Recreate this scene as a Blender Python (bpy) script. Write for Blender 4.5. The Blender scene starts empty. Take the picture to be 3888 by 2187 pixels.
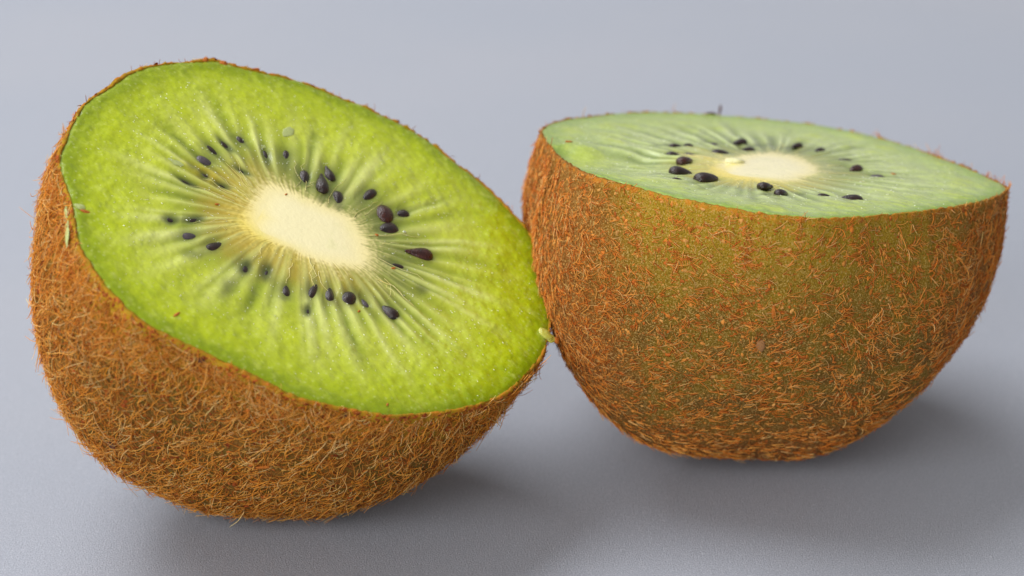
import bpy, math
import numpy as np
from mathutils import Matrix, Vector

# ------------------------------------------------------------------ camera, light, exposure
sc = bpy.context.scene
col = sc.collection
PITCH = math.radians(20.0)
CAM_H = 0.1152
FOCAL = 90.0
cam = bpy.data.cameras.new('camera')
cam.lens = FOCAL; cam.sensor_width = 36.0; cam.sensor_fit = 'HORIZONTAL'
cam.clip_start = 0.01; cam.clip_end = 50.0
cam.dof.use_dof = True; cam.dof.focus_distance = 0.257; cam.dof.aperture_fstop = 28.0
camo = bpy.data.objects.new('camera', cam); col.objects.link(camo)
camo.location = (0, 0, CAM_H); camo.rotation_euler = (math.pi/2 - PITCH, 0, 0)
sc.camera = camo

world = bpy.data.worlds.new('World'); sc.world = world; world.use_nodes = True
bg = world.node_tree.nodes['Background']
bg.inputs[0].default_value = (1.0, 0.975, 0.95, 1); bg.inputs[1].default_value = 0.37

def area_lamp(name, loc, target, size, power, color):
    l = bpy.data.lights.new(name, 'AREA'); l.shape = 'RECTANGLE'
    l.size, l.size_y = size; l.energy = power; l.color = color
    o = bpy.data.objects.new(name, l); col.objects.link(o); o.location = loc
    o.rotation_euler = (Vector(target) - Vector(loc)).to_track_quat('-Z', 'Y').to_euler()
    return o
area_lamp('softbox_lamp', (-0.52, 0.62, 1.05), (0.0, 0.27, 0.02), (0.95, 0.85), 15.8, (0.97, 0.985, 1.0))
area_lamp('front_fill_lamp', (-0.42, -0.45, 0.34), (0.0, 0.26, 0.02), (0.60, 0.50), 6.6, (1.0, 0.985, 0.96))  # added fill, unseen: brightens the skin on the camera side

sc.view_settings.view_transform = 'Standard'; sc.view_settings.look = 'None'
sc.view_settings.exposure = 0.0; sc.view_settings.gamma = 1.0
sc.render.engine = 'CYCLES'
sc.cycles.use_denoising = True
sc.cycles.max_bounces = 8
sc.cycles.sample_clamp_indirect = 4.0

# ------------------------------------------------------------------ numeric helpers
PW, PH = 3888, 2187
FPX = PW * FOCAL / 36.0
SCALE = 0.788
cp, sp = math.cos(PITCH), math.sin(PITCH)
CAMW = np.array([[1, 0, 0], [0, sp, -cp], [0, cp, sp]])      # camera vectors to world vectors
CAML = np.array([0, 0, CAM_H])

def lin(r, g, b):
    c = np.array([r, g, b], float)/255
    return np.where(c <= .04045, c/12.92, ((c+.055)/1.055)**2.4)
def lin4(r, g, b): return tuple(lin(r, g, b)) + (1.0,)
def sstep(a, b, x):
    t = np.clip((x-a)/(b-a), 0, 1); return t*t*(3-2*t)
def hash3(ix, iy, iz, seed):
    h = (ix.astype(np.int64)*374761393 + iy.astype(np.int64)*668265263 + iz.astype(np.int64)*2147483647 + seed*1274126177) & 0xffffffff
    h = ((h ^ (h >> 13))*1274126177) & 0xffffffff
    h = ((h ^ (h >> 16))*2246822519) & 0xffffffff
    return ((h ^ (h >> 15)) & 0xffffff)/float(0xffffff)
def vnoise(x, y, z=None, seed=0):
    x = np.asarray(x, float); y = np.asarray(y, float)
    z = np.zeros_like(x) if z is None else np.asarray(z, float)
    ix, iy, iz = np.floor(x), np.floor(y), np.floor(z)
    fx, fy, fz = x-ix, y-iy, z-iz
    fx, fy, fz = (f*f*(3-2*f) for f in (fx, fy, fz))
    r = 0
    for dx in (0, 1):
        for dy in (0, 1):
            for dz in (0, 1):
                w = (fx if dx else 1-fx)*(fy if dy else 1-fy)*(fz if dz else 1-fz)
                r = r + w*hash3(ix+dx, iy+dy, iz+dz, seed)
    return r*2-1
def fbm(x, y, z=None, seed=0, oct=3):
    r, a, f = 0, 1.0, 1.0
    for o in range(oct):
        r = r + a*vnoise(np.asarray(x)*f, np.asarray(y)*f, None if z is None else np.asarray(z)*f, seed+17*o); a *= .5; f *= 2.03
    return r/1.75

def make_obj(name, verts, faces, mat, parent=None, smooth=True, attrs=None, matrix=None):
    verts = np.asarray(verts, np.float32)
    me = bpy.data.meshes.new(name)
    fl = faces if isinstance(faces, list) else [faces]
    fl = [np.asarray(f, np.int32) for f in fl if len(f)]
    me.vertices.add(len(verts)); me.vertices.foreach_set('co', verts.ravel())
    idx = np.concatenate([f.ravel() for f in fl])
    tot = np.concatenate([np.full(len(f), f.shape[1], np.int32) for f in fl])
    start = np.concatenate([[0], np.cumsum(tot)[:-1]]).astype(np.int32)
    me.loops.add(len(idx)); me.loops.foreach_set('vertex_index', idx)
    me.polygons.add(len(tot)); me.polygons.foreach_set('loop_start', start)
    me.update(calc_edges=True); me.validate()
    if smooth: me.polygons.foreach_set('use_smooth', np.ones(len(me.polygons), bool))
    for k, v in (attrs or {}).items():
        v = np.asarray(v, np.float32)
        if v.ndim == 1:
            a = me.attributes.new(k, 'FLOAT', 'POINT'); a.data.foreach_set('value', v)
        else:
            a = me.attributes.new(k, 'FLOAT_COLOR', 'POINT')
            a.data.foreach_set('color', np.c_[v, np.ones(len(v))].astype(np.float32).ravel())
    me.materials.append(mat)
    o = bpy.data.objects.new(name, me); col.objects.link(o)
    if parent is not None: o.parent = parent
    if matrix is not None: o.matrix_local = matrix
    return o

def grid_quads(nr, nt, off=0):
    i, j = np.meshgrid(np.arange(nr-1), np.arange(nt), indexing='ij'); j2 = (j+1) % nt
    return (np.stack([i*nt+j, i*nt+j2, (i+1)*nt+j2, (i+1)*nt+j], -1).reshape(-1, 4) + off)

# ------------------------------------------------------------------ materials
class NT:
    def __init__(s, name):
        s.m = bpy.data.materials.new(name); s.m.use_nodes = True; s.t = s.m.node_tree
        s.b = s.t.nodes['Principled BSDF']
    def n(s, typ, **kw):
        nd = s.t.nodes.new(typ)
        for k, v in kw.items(): setattr(nd, k, v)
        return nd
    def link(s, a, b): s.t.links.new(a, b)
    def setv(s, sock, v):
        if hasattr(v, 'is_output'): s.link(v, sock)
        else: sock.default_value = v
    def attr(s, name, out='Fac'): return s.n('ShaderNodeAttribute', attribute_name=name).outputs[out]
    def obj(s): return s.n('ShaderNodeTexCoord').outputs['Object']
    def noise(s, vec, scale, detail=3, rough=.55, out='Fac'):
        nd = s.n('ShaderNodeTexNoise'); s.link(vec, nd.inputs['Vector'])
        nd.inputs['Scale'].default_value = scale; nd.inputs['Detail'].default_value = detail; nd.inputs['Roughness'].default_value = rough
        return nd.outputs[out]
    def vor(s, vec, scale, feature='F1', out='Distance'):
        nd = s.n('ShaderNodeTexVoronoi', feature=feature); s.link(vec, nd.inputs['Vector']); nd.inputs['Scale'].default_value = scale
        return nd.outputs[out]
    def ramp(s, x, lo, hi, a=0., b=1.):
        nd = s.n('ShaderNodeMapRange', interpolation_type='SMOOTHSTEP'); s.setv(nd.inputs['Value'], x)
        nd.inputs['From Min'].default_value = lo; nd.inputs['From Max'].default_value = hi
        nd.inputs['To Min'].default_value = a; nd.inputs['To Max'].default_value = b
        return nd.outputs['Result']
    def math(s, op, a, b=0.):
        nd = s.n('ShaderNodeMath', operation=op); s.setv(nd.inputs[0], a); s.setv(nd.inputs[1], b); return nd.outputs[0]
    def mix(s, f, a, b, blend='MIX'):
        nd = s.n('ShaderNodeMix', data_type='RGBA', blend_type=blend); s.setv(nd.inputs[0], f); s.setv(nd.inputs[6], a); s.setv(nd.inputs[7], b)
        return nd.outputs[2]
    def bump(s, h, strength, dist):
        nd = s.n('ShaderNodeBump'); s.link(h, nd.inputs['Height']); nd.inputs['Strength'].default_value = strength; nd.inputs['Distance'].default_value = dist
        s.link(nd.outputs[0], s.b.inputs['Normal']); s.link(nd.outputs[0], s.b.inputs['Coat Normal'])
    def set(s, **kw):
        for k, v in kw.items(): s.setv(s.b.inputs[k.replace('_', ' ')], v)

def mat_paper():
    m = NT('grey_paper'); v = m.obj()
    n1 = m.noise(v, 9, 3); n2 = m.noise(v, 5200, 3, .7)
    mp = m.n('ShaderNodeMapping'); m.link(v, mp.inputs[0]); mp.inputs['Scale'].default_value = (1, 3.2, 1)
    n3 = m.noise(mp.outputs[0], 1100, 2, .6)
    c = m.mix(m.ramp(n1, .3, .7), lin4(156, 161, 173), lin4(161, 164, 174))
    c = m.mix(m.ramp(n2, .47, .66, 0, .45), c, lin4(205, 207, 216))
    c = m.mix(m.ramp(n2, .46, .32, 0, .35), c, lin4(100, 102, 110))
    c = m.mix(m.ramp(n3, .58, .74, 0, .35), c, lin4(205, 207, 214))
    c = m.mix(m.ramp(n3, .40, .24, 0, .25), c, lin4(98, 98, 106))
    m.set(Base_Color=c, Roughness=.62, Specular_IOR_Level=.35)
    m.bump(n2, .8, .00014)
    return m.m

def mat_flesh():
    m = NT('kiwi_flesh'); v = m.obj()
    base = m.attr('tint', 'Color'); gran = m.attr('gran')
    n1 = m.noise(v, 900, 4, .62); n2 = m.noise(v, 2600, 3, .6); n3 = m.noise(v, 330, 3, .55)
    vo = m.vor(v, 1500)
    hi = m.math('MULTIPLY', m.ramp(n1, .50, .74), gran)
    c = m.mix(m.math('MULTIPLY', hi, .42), base, lin4(204, 214, 106))
    lo = m.math('MULTIPLY', m.ramp(n1, .46, .26), gran)
    c = m.mix(m.math('MULTIPLY', lo, .40), c, lin4(130, 152, 5))
    c = m.mix(m.math('MULTIPLY', m.ramp(n3, .52, .72), .14), c, lin4(166, 190, 14))
    c = m.mix(m.math('MULTIPLY', m.ramp(vo, .30, .10), m.math('MULTIPLY', gran, .22)), c, lin4(222, 230, 165))
    m.set(Base_Color=c, Roughness=m.ramp(n2, .3, .7, .26, .46), Specular_IOR_Level=.5, IOR=1.36, Coat_Weight=.6, Coat_Roughness=.12, Coat_IOR=1.36)
    m.b.subsurface_method = 'RANDOM_WALK'
    m.set(Subsurface_Weight=m.math('MULTIPLY', m.attr('clear'), .28), Subsurface_Scale=.0012, Subsurface_Radius=(1., 1., .4))
    h = m.math('ADD', m.math('MULTIPLY', n1, .6), m.math('MULTIPLY', n2, .45))
    m.bump(h, .32, .00020)
    return m.m

def mat_skin(kind):
    m = NT('kiwi_skin_'+kind); v = m.obj()
    d = m.attr('rim_distance'); side = m.attr('brown')
    n1 = m.noise(v, 260, 3, .6); n2 = m.noise(v, 6200, 2, .6); n3 = m.noise(v, 1500, 3, .65); n4 = m.noise(v, 2600, 2, .5)
    if kind == 'olive':
        green = m.mix(m.ramp(n1, .3, .7), lin4(118, 92, 22), lin4(100, 74, 24))
        c = m.mix(m.ramp(n1, .40, .62, .0, .45), green, lin4(104, 70, 30))
        c = m.mix(side, c, lin4(122, 70, 28))
        c = m.mix(m.math('MULTIPLY', m.ramp(d, .015, .0), m.math('SUBTRACT', 1.0, m.math('MULTIPLY', side, .8))), c, lin4(150, 120, 24))  # olive undertone by the rim, with light glowing through painted in
        c = m.mix(m.ramp(n2, .50, .70, 0, .8), c, lin4(190, 158, 96))
        c = m.mix(m.ramp(n2, .46, .28, 0, .8), c, lin4(62, 50, 16))
        c = m.mix(m.ramp(n4, .60, .72, 0, .6), c, lin4(186, 100, 38))
    else:
        c = m.mix(m.ramp(n1, .35, .65), lin4(124, 86, 34), lin4(104, 82, 28))
        c = m.mix(m.math('MULTIPLY', m.ramp(d, .007, .0), m.ramp(n1, .2, .7, .5, 1)), c, lin4(172, 136, 24))  # olive band by the cut; its translucent glow is painted into the colour
        c = m.mix(m.ramp(n3, .54, .70, 0, .6), c, lin4(160, 74, 22))
        c = m.mix(m.ramp(n2, .55, .72, 0, .55), c, lin4(184, 144, 84))
        c = m.mix(m.ramp(n2, .42, .24, 0, .6), c, lin4(74, 54, 24))
    c = m.mix(m.math('MULTIPLY', m.ramp(d, .0008, .0002, 0, .7), m.ramp(n3, .42, .6)), c, lin4(188, 116, 34))
    m.set(Base_Color=c, Roughness=.8, Specular_IOR_Level=.12)
    m.b.subsurface_method = 'BURLEY'
    h = m.math('ADD', n2, m.math('MULTIPLY', n3, 1.0))
    m.bump(h, .7, .00018)
    return m.m

def mat_hair(name):
    m = NT(name); c = m.attr('tint', 'Color')
    m.set(Base_Color=c, Roughness=.55, Specular_IOR_Level=.22)
    tr = m.n('ShaderNodeBsdfTranslucent'); m.link(c, tr.inputs[0])
    mx = m.n('ShaderNodeMixShader'); mx.inputs[0].default_value = .28
    m.link(m.b.outputs[0], mx.inputs[1]); m.link(tr.outputs[0], mx.inputs[2])
    m.link(mx.outputs[0], m.t.nodes['Material Output'].inputs[0])
    return m.m

def mat_seed(name, a, b, rough):
    m = NT(name); v = m.obj()
    n = m.noise(v, 2.2, 3, .6); vo = m.vor(v, 9)
    c = m.mix(m.ramp(n, .35, .7), a, b)
    m.set(Base_Color=c, Roughness=rough, Specular_IOR_Level=.4, Coat_Weight=.35, Coat_Roughness=.04)
    m.bump(vo, .22, .06)
    return m.m

def mat_plain(name, a, b, scale=1500, rough=.5, sss=0., spec=.4, trans=0.):
    m = NT(name); v = m.obj()
    n = m.noise(v, scale, 3, .6)
    m.set(Base_Color=m.mix(m.ramp(n, .3, .7), a, b), Roughness=rough, Specular_IOR_Level=spec)
    if sss: m.set(Subsurface_Weight=sss, Subsurface_Scale=.001, Subsurface_Radius=(1., 1., .6))
    if trans: m.set(Transmission_Weight=trans, IOR=1.36)
    m.bump(n, .4, .0001)
    return m.m

M_PAPER = mat_paper(); M_FLESH = mat_flesh()
M_SKIN = {'L': mat_skin('brown'), 'R': mat_skin('olive')}
M_HAIR = mat_hair('kiwi_hair')
M_SEED = [mat_seed('seed_black', lin4(24, 13, 13), lin4(48, 27, 26), .28),
          mat_seed('seed_brown', lin4(44, 14, 10), lin4(66, 24, 14), .25),
          mat_seed('seed_filmed', lin4(66, 58, 66), lin4(88, 78, 84), .4)]
M_STALK = mat_plain('seed_stalk', lin4(196, 140, 40), lin4(210, 170, 80), rough=.4)
M_PULP = mat_plain('loose_pulp', lin4(196, 208, 122), lin4(178, 198, 104), 900, .22, .5, .6, .35)
M_CRUMB = mat_plain('skin_crumb', lin4(196, 112, 20), lin4(150, 78, 18), 1200, .6)
M_DARK = mat_plain('dark_scab', lin4(74, 40, 30), lin4(104, 66, 40), 1600, .8)
M_TAN = mat_plain('tan_scab', lin4(176, 124, 70), lin4(120, 84, 56), 1800, .8)
M_FLECK = mat_plain('crystal_fleck', lin4(240, 244, 220), lin4(246, 248, 232), 2000, .25, spec=.6)
M_THREAD = mat_plain('seed_thread', lin4(222, 206, 120), lin4(230, 222, 160), 900, .35)
M_SHRED = mat_plain('rim_shred', lin4(206, 202, 92), lin4(188, 192, 70), 900, .25, .4, .5, .2)
M_CREAM = mat_plain('core_shred', lin4(240, 236, 190), lin4(232, 226, 160), 900, .2, .4, .5)
M_PEEL = mat_plain('peeled_flesh', lin4(168, 184, 96), lin4(190, 196, 130), 700, .35, .2, .5)
M_JUICE = mat_plain('juice', lin4(236, 240, 214), lin4(236, 240, 214), 300, .03, spec=.6, trans=.85)

# ------------------------------------------------------------------ the surface they stand on
g = np.linspace(-1, 1, 9)
gx, gy = np.meshgrid(g*1.6, g*1.6+.9, indexing='ij')
gv = np.stack([gx.ravel(), gy.ravel(), np.zeros(gx.size)], -1)
ii, jj = np.meshgrid(np.arange(8), np.arange(8), indexing='ij')
gq = np.stack([ii*9+jj, (ii+1)*9+jj, (ii+1)*9+jj+1, ii*9+jj+1], -1).reshape(-1, 4)
paper = make_obj('paper_surface', gv, gq, M_PAPER)
paper['kind'] = 'structure'; paper['label'] = 'smooth grey blue paper surface under the fruit'

# ------------------------------------------------------------------ measured outlines (photo pixels) and body shape
RIM = {'L': [(228,588),(249,545),(267,491),(290,448),(310,410),(341,379),(379,355),(434,320),(473,289),(519,268),(577,250),(655,237),(721,235),(779,229),(838,231),(876,245),(954,264),(1032,282),(1100,297),(1162,316),(1228,342),(1302,373),(1352,390),(1422,421),(1484,452),(1523,468),(1577,503),(1643,542),(1682,575),(1721,611),(1768,643),(1830,693),(1861,720),(1900,762),(1960,822),(2021,900),(2057,1000),(2070,1058),(2084,1116),(2090,1175),(2086,1233),(2078,1290),(2060,1337),(2030,1380),(1991,1423),(1960,1454),(1921,1485),(1863,1516),(1785,1539),(1707,1555),(1607,1567),(1469,1573),(1380,1560),(1293,1542),(1223,1531),(1154,1511),(1095,1488),(1010,1445),(940,1410),(863,1375),(800,1344),(727,1310),(641,1271),(572,1234),(506,1189),(463,1143),(420,1100),(384,1059),(349,1004),(310,946),(295,892),(290,850),(280,800),(268,748),(244,686),(229,636)],
       'R': [(2060,491),(2083,471),(2143,453),(2234,441),(2355,427),(2475,423),(2641,429),(2792,439),(2943,453),(3094,471),(3245,498),(3396,536),(3547,589),(3668,634),(3758,675),(3811,699),(3822,717),(3773,744),(3683,767),(3562,788),(3441,803),(3321,815),(3215,823),(3094,826),(2958,815),(2807,792),(2656,764),(2536,740),(2415,706),(2309,679),(2219,649),(2143,604),(2098,558),(2068,521)]}
FIT = {'L': dict(N=[0.45194, 0.67452, 0.58375], p=[1.2527, 0.79, 0.9629, 0.0033, 0.0059, -0.0137], w=[-0.0323, 0.0002, 0.0112, -0.0139, 0.0045, 0.0058, 0.0011, 0.001, 0.027, 0.0059, -0.001, -0.0148, -0.0201, 0.0198, 0.0239, -0.0083, -0.0366, 0.0561, 0.0051, -0.013, -0.0012, 0.015, -0.006, -0.0348, -0.0109, 0.0128, 0.0006]),
       'R': dict(N=[0.10422, 0.96534, 0.2393], p=[1.2523, 0.7488, 0.8575, 0.0238, -0.0215, 0.0], w=[-0.0499, 0.0324, -0.0019, -0.0227, 0.0397, 0.0082, -0.0369, 0.0282, 0.0911, -0.0167, 0.0398, -0.0397, -0.0439, 0.0086, -0.0358, -0.0256, -0.0223, 0.0948, 0.0771, -0.0225, 0.0078, 0.0213, -0.0483, -0.0061, 0.0253, -0.0121, -0.007])}
Z2 = lambda pts: [(600+.552*x, 450+.552*y) for x, y in pts]
CORE = {'L': Z2([(720,430),(860,450),(1000,530),(1180,600),(1360,680),(1440,800),(1490,960),(1490,1050),(1340,1045),(1180,1020),(1020,960),(880,900),(720,840),(590,790),(540,700),(580,630),(650,530)]),
        'R': [(2695,645),(2735,620),(2790,598),(2861,584),(2930,578),(3007,587),(3074,612),(3115,645),(3060,672),(2962,694),(2861,690),(2778,683),(2728,674)]}

def rays(p):
    p = np.atleast_2d(np.asarray(p, float))
    return np.c_[(p[:, 0]-PW/2)/FPX, -(p[:, 1]-PH/2)/FPX, -np.ones(len(p))]

class Half:
    """geometry of one half: plane of the cut, rim curve, body surface (all in face coordinates, metres)"""
    def __init__(s, key):
        s.key = key
        N = np.array(FIT[key]['N']); N /= np.linalg.norm(N)
        U = np.cross([0, 1, 0], N); U /= np.linalg.norm(U); V = np.cross(N, U)
        rim = np.array(RIM[key], float); d = rays(rim); D = 0.33*SCALE
        c = rays(rim.mean(0))[0]*D
        for _ in range(3):
            P = d*((c@N)/(d@N))[:, None]
            x, y = (P-c)@U, (P-c)@V
            A = x*np.roll(y, -1)-np.roll(x, -1)*y
            c = c + U*((x+np.roll(x, -1))*A).sum()/(3*A.sum()) + V*((y+np.roll(y, -1))*A).sum()/(3*A.sum())
            c = c/(-c[2])*D
        s.N, s.U, s.V, s.c = N, U, V, c
        P = d*((c@N)/(d@N))[:, None]; x, y = (P-c)@U, (P-c)@V
        # size from ground contact
        s.x, s.y = x, y
        s._rimfit()
        up = np.array([0, cp, sp])
        ph = np.linspace(0, math.pi/2, 60); t = np.linspace(-math.pi, math.pi, 160, endpoint=False)
        B = s.body(ph[:, None], t[None, :])
        W = c + B[..., :1]*U + B[..., 1:2]*V + B[..., 2:]*N
        low = -(W@up).min()
        k = (CAM_H-0.0001)/low
        s.c = c*k; s.x = x*k; s.y = y*k; s._rimfit()
        s.R3 = CAMW @ np.c_[U, V, N]           # face frame to world
        s.o = CAML + CAMW @ s.c
    def _rimfit(s):
        a = np.arctan2(s.y, s.x); r = np.hypot(s.x, s.y); o = np.argsort(a)
        t = np.linspace(-math.pi, math.pi, 720, endpoint=False)
        rr = np.interp(t, a[o], r[o], period=2*math.pi)
        f = np.fft.rfft(rr); g = f.copy(); g[10:] = 0; s._t = t
        s._rs = np.fft.irfft(g, 720)
        f[42:] = 0; s._rf = np.fft.irfft(f, 720)
        s.R = s._rs.mean()
    def rim_s(s, t): return np.interp(t, s._t, s._rs, period=2*math.pi)
    def rim_f(s, t): return np.interp(t, s._t, s._rf, period=2*math.pi)
    def body(s, ph, t, grow=0.0):
        h, e1, e2, bul, sx, sy = FIT[s.key]['p']; w = FIT[s.key]['w']
        ph = np.clip(ph, 0, math.pi/2)
        S = np.maximum(np.cos(ph), 0)**e1*(1+bul*np.sin(2*ph)); Z = -h*s.R*np.sin(ph)**e2
        Mm = np.ones(np.broadcast(ph, t).shape); i = 0
        for b in (np.sin(2*ph), np.sin(ph)**3, np.sin(4*ph)):
            Mm = Mm + w[i]*b; i += 1
            for k in range(1, 5):
                Mm = Mm + b*(w[i]*np.cos(k*t)+w[i+1]*np.sin(k*t)); i += 2
        sm = sstep(0, .25, ph)
        r = s.rim_f(t)*(1-sm)+s.rim_s(t)*sm
        rr = (r+grow)*S*Mm
        X = rr*np.cos(t)+sx*(-Z); Y = rr*np.sin(t)+sy*(-Z)
        return np.stack(np.broadcast_arrays(X, Y, Z), -1)
    def img2face(s, px, py):
        d = rays(np.stack([np.ravel(px), np.ravel(py)], -1))
        P = d*((s.c@s.N)/(d@s.N))[:, None]
        return np.c_[(P-s.c)@s.U, (P-s.c)@s.V]
    def img2body(s, px, py):
        """nearest body grid point to a photo pixel on the side facing the camera"""
        ph = np.linspace(.02, 1.45, 160); t = np.linspace(-math.pi, math.pi, 400, endpoint=False)
        B = s.body(ph[:, None], t[None, :]).reshape(-1, 3)
        C = s.c + B@np.stack([s.U, s.V, s.N])
        u = PW/2+FPX*C[:, 0]/-C[:, 2]; v = PH/2-FPX*C[:, 1]/-C[:, 2]
        dd = (u-px)**2+(v-py)**2
        near = np.where(dd < 18**2)[0]
        k = near[np.argmax(C[near, 2])] if len(near) else dd.argmin()
        return ph[k//400], t[k % 400]
    def world(s, P): return s.o + np.asarray(P)@s.R3.T
    def mm(s): return Matrix(np.block([[s.R3, s.o[:, None]], [np.zeros((1, 3)), np.ones((1, 1))]]).tolist())

HALVES = {k: Half(k) for k in 'LR'}

# ------------------------------------------------------------------ seeds, read off the photo
# (x, y, length, width, angle in image, material, raise) ; raise: 1 proud, 0 flush, -1 only a shade below the surface
def seg(x0, y0, x1, y1, w, m=0, up=.5): return ((x0+x1)/2, (y0+y1)/2, math.hypot(x1-x0, y1-y0), w, math.atan2(y1-y0, x1-x0), m, up)
V = math.pi/2
SEED_L = [seg(275,255,402,302,52,2,.35), seg(330,165,442,256,42,0,.1), seg(550,105,608,180,40,0,.05), seg(730,195,768,282,40,0,.05),
  (888,243,85,62,V,0,.05), (1015,392,86,62,V,0,.45), seg(1130,372,1132,502,84,0,1.0), seg(1160,322,1200,415,58,0,.8),
  (1245,538,92,72,V,0,.35), seg(1495,490,1410,552,62,0,.45), (1565,645,112,100,.3,1,.6), (1687,642,88,55,-.05,0,.45),
  seg(1652,740,1532,752,82,0,.5), seg(1885,938,1712,902,78,1,.9), seg(1700,1018,1580,976,30,0,.05), seg(1650,1362,1550,1268,62,0,.45),
  seg(1452,1290,1400,1200,46,2,.1), (1320,1225,96,88,.6,0,.5), (1188,1188,108,56,V,0,.3), seg(1050,1222,1098,1125,66,0,.3),
  (887,1170,88,60,V,0,.25), (758,1040,84,56,1.9,0,-.12), (605,1012,86,72,1.9,0,-.12), seg(330,892,450,845,62,0,.2),
  seg(155,797,278,790,60,2,.15), (95,690,84,42,.1,0,-.1), (250,688,110,36,-.1,0,-.1), seg(152,402,270,462,30,0,-.08),
  seg(400,435,492,470,30,0,-.08), seg(540,330,632,378,26,0,-.05), (1035,1315,62,40,V,0,-.1), seg(300,365,352,402,38,0,-.1), seg(435,142,525,220,26,0,-.08)]
GHOST_L = [(230,930,150,80,.1,.55), (490,1160,140,130,2.2,.5), (650,1240,160,70,1.9,.35), (1820,1175,110,60,.6,.55), (1125,535,90,70,1.5,.6),
  (245,335,110,46,.5,.55), (200,430,150,36,.45,.7), (1250,600,80,60,1.6,.4), (1010,440,70,80,1.5,.4), (760,270,50,110,.1,.4), (890,300,60,120,.05,.4), (880,1230,60,90,1.5,.35),
  (1185,1260,60,80,1.6,.3), (760,1100,60,90,1.9,.35), (100,690,140,60,0,.5), (260,690,150,50,0,.5), (1640,1000,170,40,.4,.4), (460,180,130,34,.7,.6), (590,160,120,50,.9,.3), (390,230,150,46,.7,.25)]
Z5 = lambda x, y: (1950+.4141*x, 350+.4141*y)
Z6 = lambda x, y: (2850+.4486*x, 350+.4486*y)
SEED_R = [Z5(1485,478)+(90,40,0), Z5(1590,465)+(120,46,0), Z5(1475,540)+(130,35,0), Z5(1575,597)+(150,75,1), Z5(1535,692)+(170,80,0),
  Z5(1768,768)+(190,78,0), Z5(1815,447)+(130,30,2), Z5(1915,527)+(155,45,0), Z5(2072,443)+(110,60,0), Z5(2145,503)+(120,42,0), Z5(2308,858)+(120,80,0), Z5(1500,786)+(80,25,0), Z5(1620,552)+(120,25,2),
  Z6(390,440)+(92,68,0), Z6(580,472)+(103,46,0), Z6(800,552)+(130,42,0), Z6(888,631)+(125,54,1), Z6(1060,686)+(130,28,2), Z6(122,790)+(119,74,0), Z6(262,832)+(130,56,0), Z6(620,857)+(97,30,0), Z6(862,868)+(152,58,0)]
GHOST_R = [Z5(1330,482)+(130,30), Z5(1350,715)+(120,30), Z5(1620,560)+(130,30), Z6(430,852)+(120,30), Z5(2310,930)+(150,30), Z6(330,470)+(140,40), Z6(20,450)+(200,36), Z5(2300,480)+(180,30), Z6(780,620)+(130,40), Z5(1450,480)+(160,40)]

# ------------------------------------------------------------------ cut face: colour, relief, mesh
def face_fields(H, key, nr=300, nc=70, nt=1100, seed=3):
    rng = np.random.default_rng(seed)
    cpts = H.img2face(*np.array(CORE[key]).T)
    cc = cpts.mean(0); q = (cpts-cc)*1.02
    ca = np.arctan2(q[:, 1], q[:, 0]); cr = np.hypot(q[:, 0], q[:, 1]); o = np.argsort(ca)
    tg = np.linspace(-math.pi, math.pi, nt, endpoint=False)
    # match core direction with rim direction so that the septa leave the core fanwise
    rim_xy = np.stack([H.rim_f(tg)*np.cos(tg), H.rim_f(tg)*np.sin(tg)], -1)
    e = np.linalg.eigh(np.cov(cpts.T))[1][:, 1]                     # long axis of the core
    e2 = np.array([-e[1], e[0]])
    tt = np.arctan2(rim_xy@e2*1.0, rim_xy@e)                        # angle of the rim point about the long axis
    ratio = {'L': .62, 'R': .62}[key]
    ta = np.arctan2(ratio*np.sin(tt), np.cos(tt))                   # flattened angle on the core
    dirc = np.cos(ta)[:, None]*e + np.sin(ta)[:, None]*e2
    crr = np.interp(np.arctan2(dirc[:, 1], dirc[:, 0]), ca[o], cr[o], period=2*math.pi)
    for _ in range(3): crr = (np.roll(crr, 6)+np.roll(crr, -6)+crr)/3
    core_xy = cc + dirc*crr[:, None]
    s1 = np.linspace(0, 1, nr)**1.0
    s0 = np.linspace(-1, 0, nc, endpoint=False)
    return dict(cc=cc, tg=tg, rim=rim_xy, core=core_xy, s1=s1, s0=s0, tt=tt, rng=rng)

def blob(x, y, cx, cy, ax, bx, n=2.0):
    """soft elliptical spot; ax = half-length vector, bx = half-width vector in the face plane"""
    M = np.linalg.inv(np.c_[ax, bx]); dx, dy = x-cx, y-cy
    u = M[0, 0]*dx+M[0, 1]*dy; v = M[1, 0]*dx+M[1, 1]*dy
    return np.exp(-(u*u+v*v)**(n/2))

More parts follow.
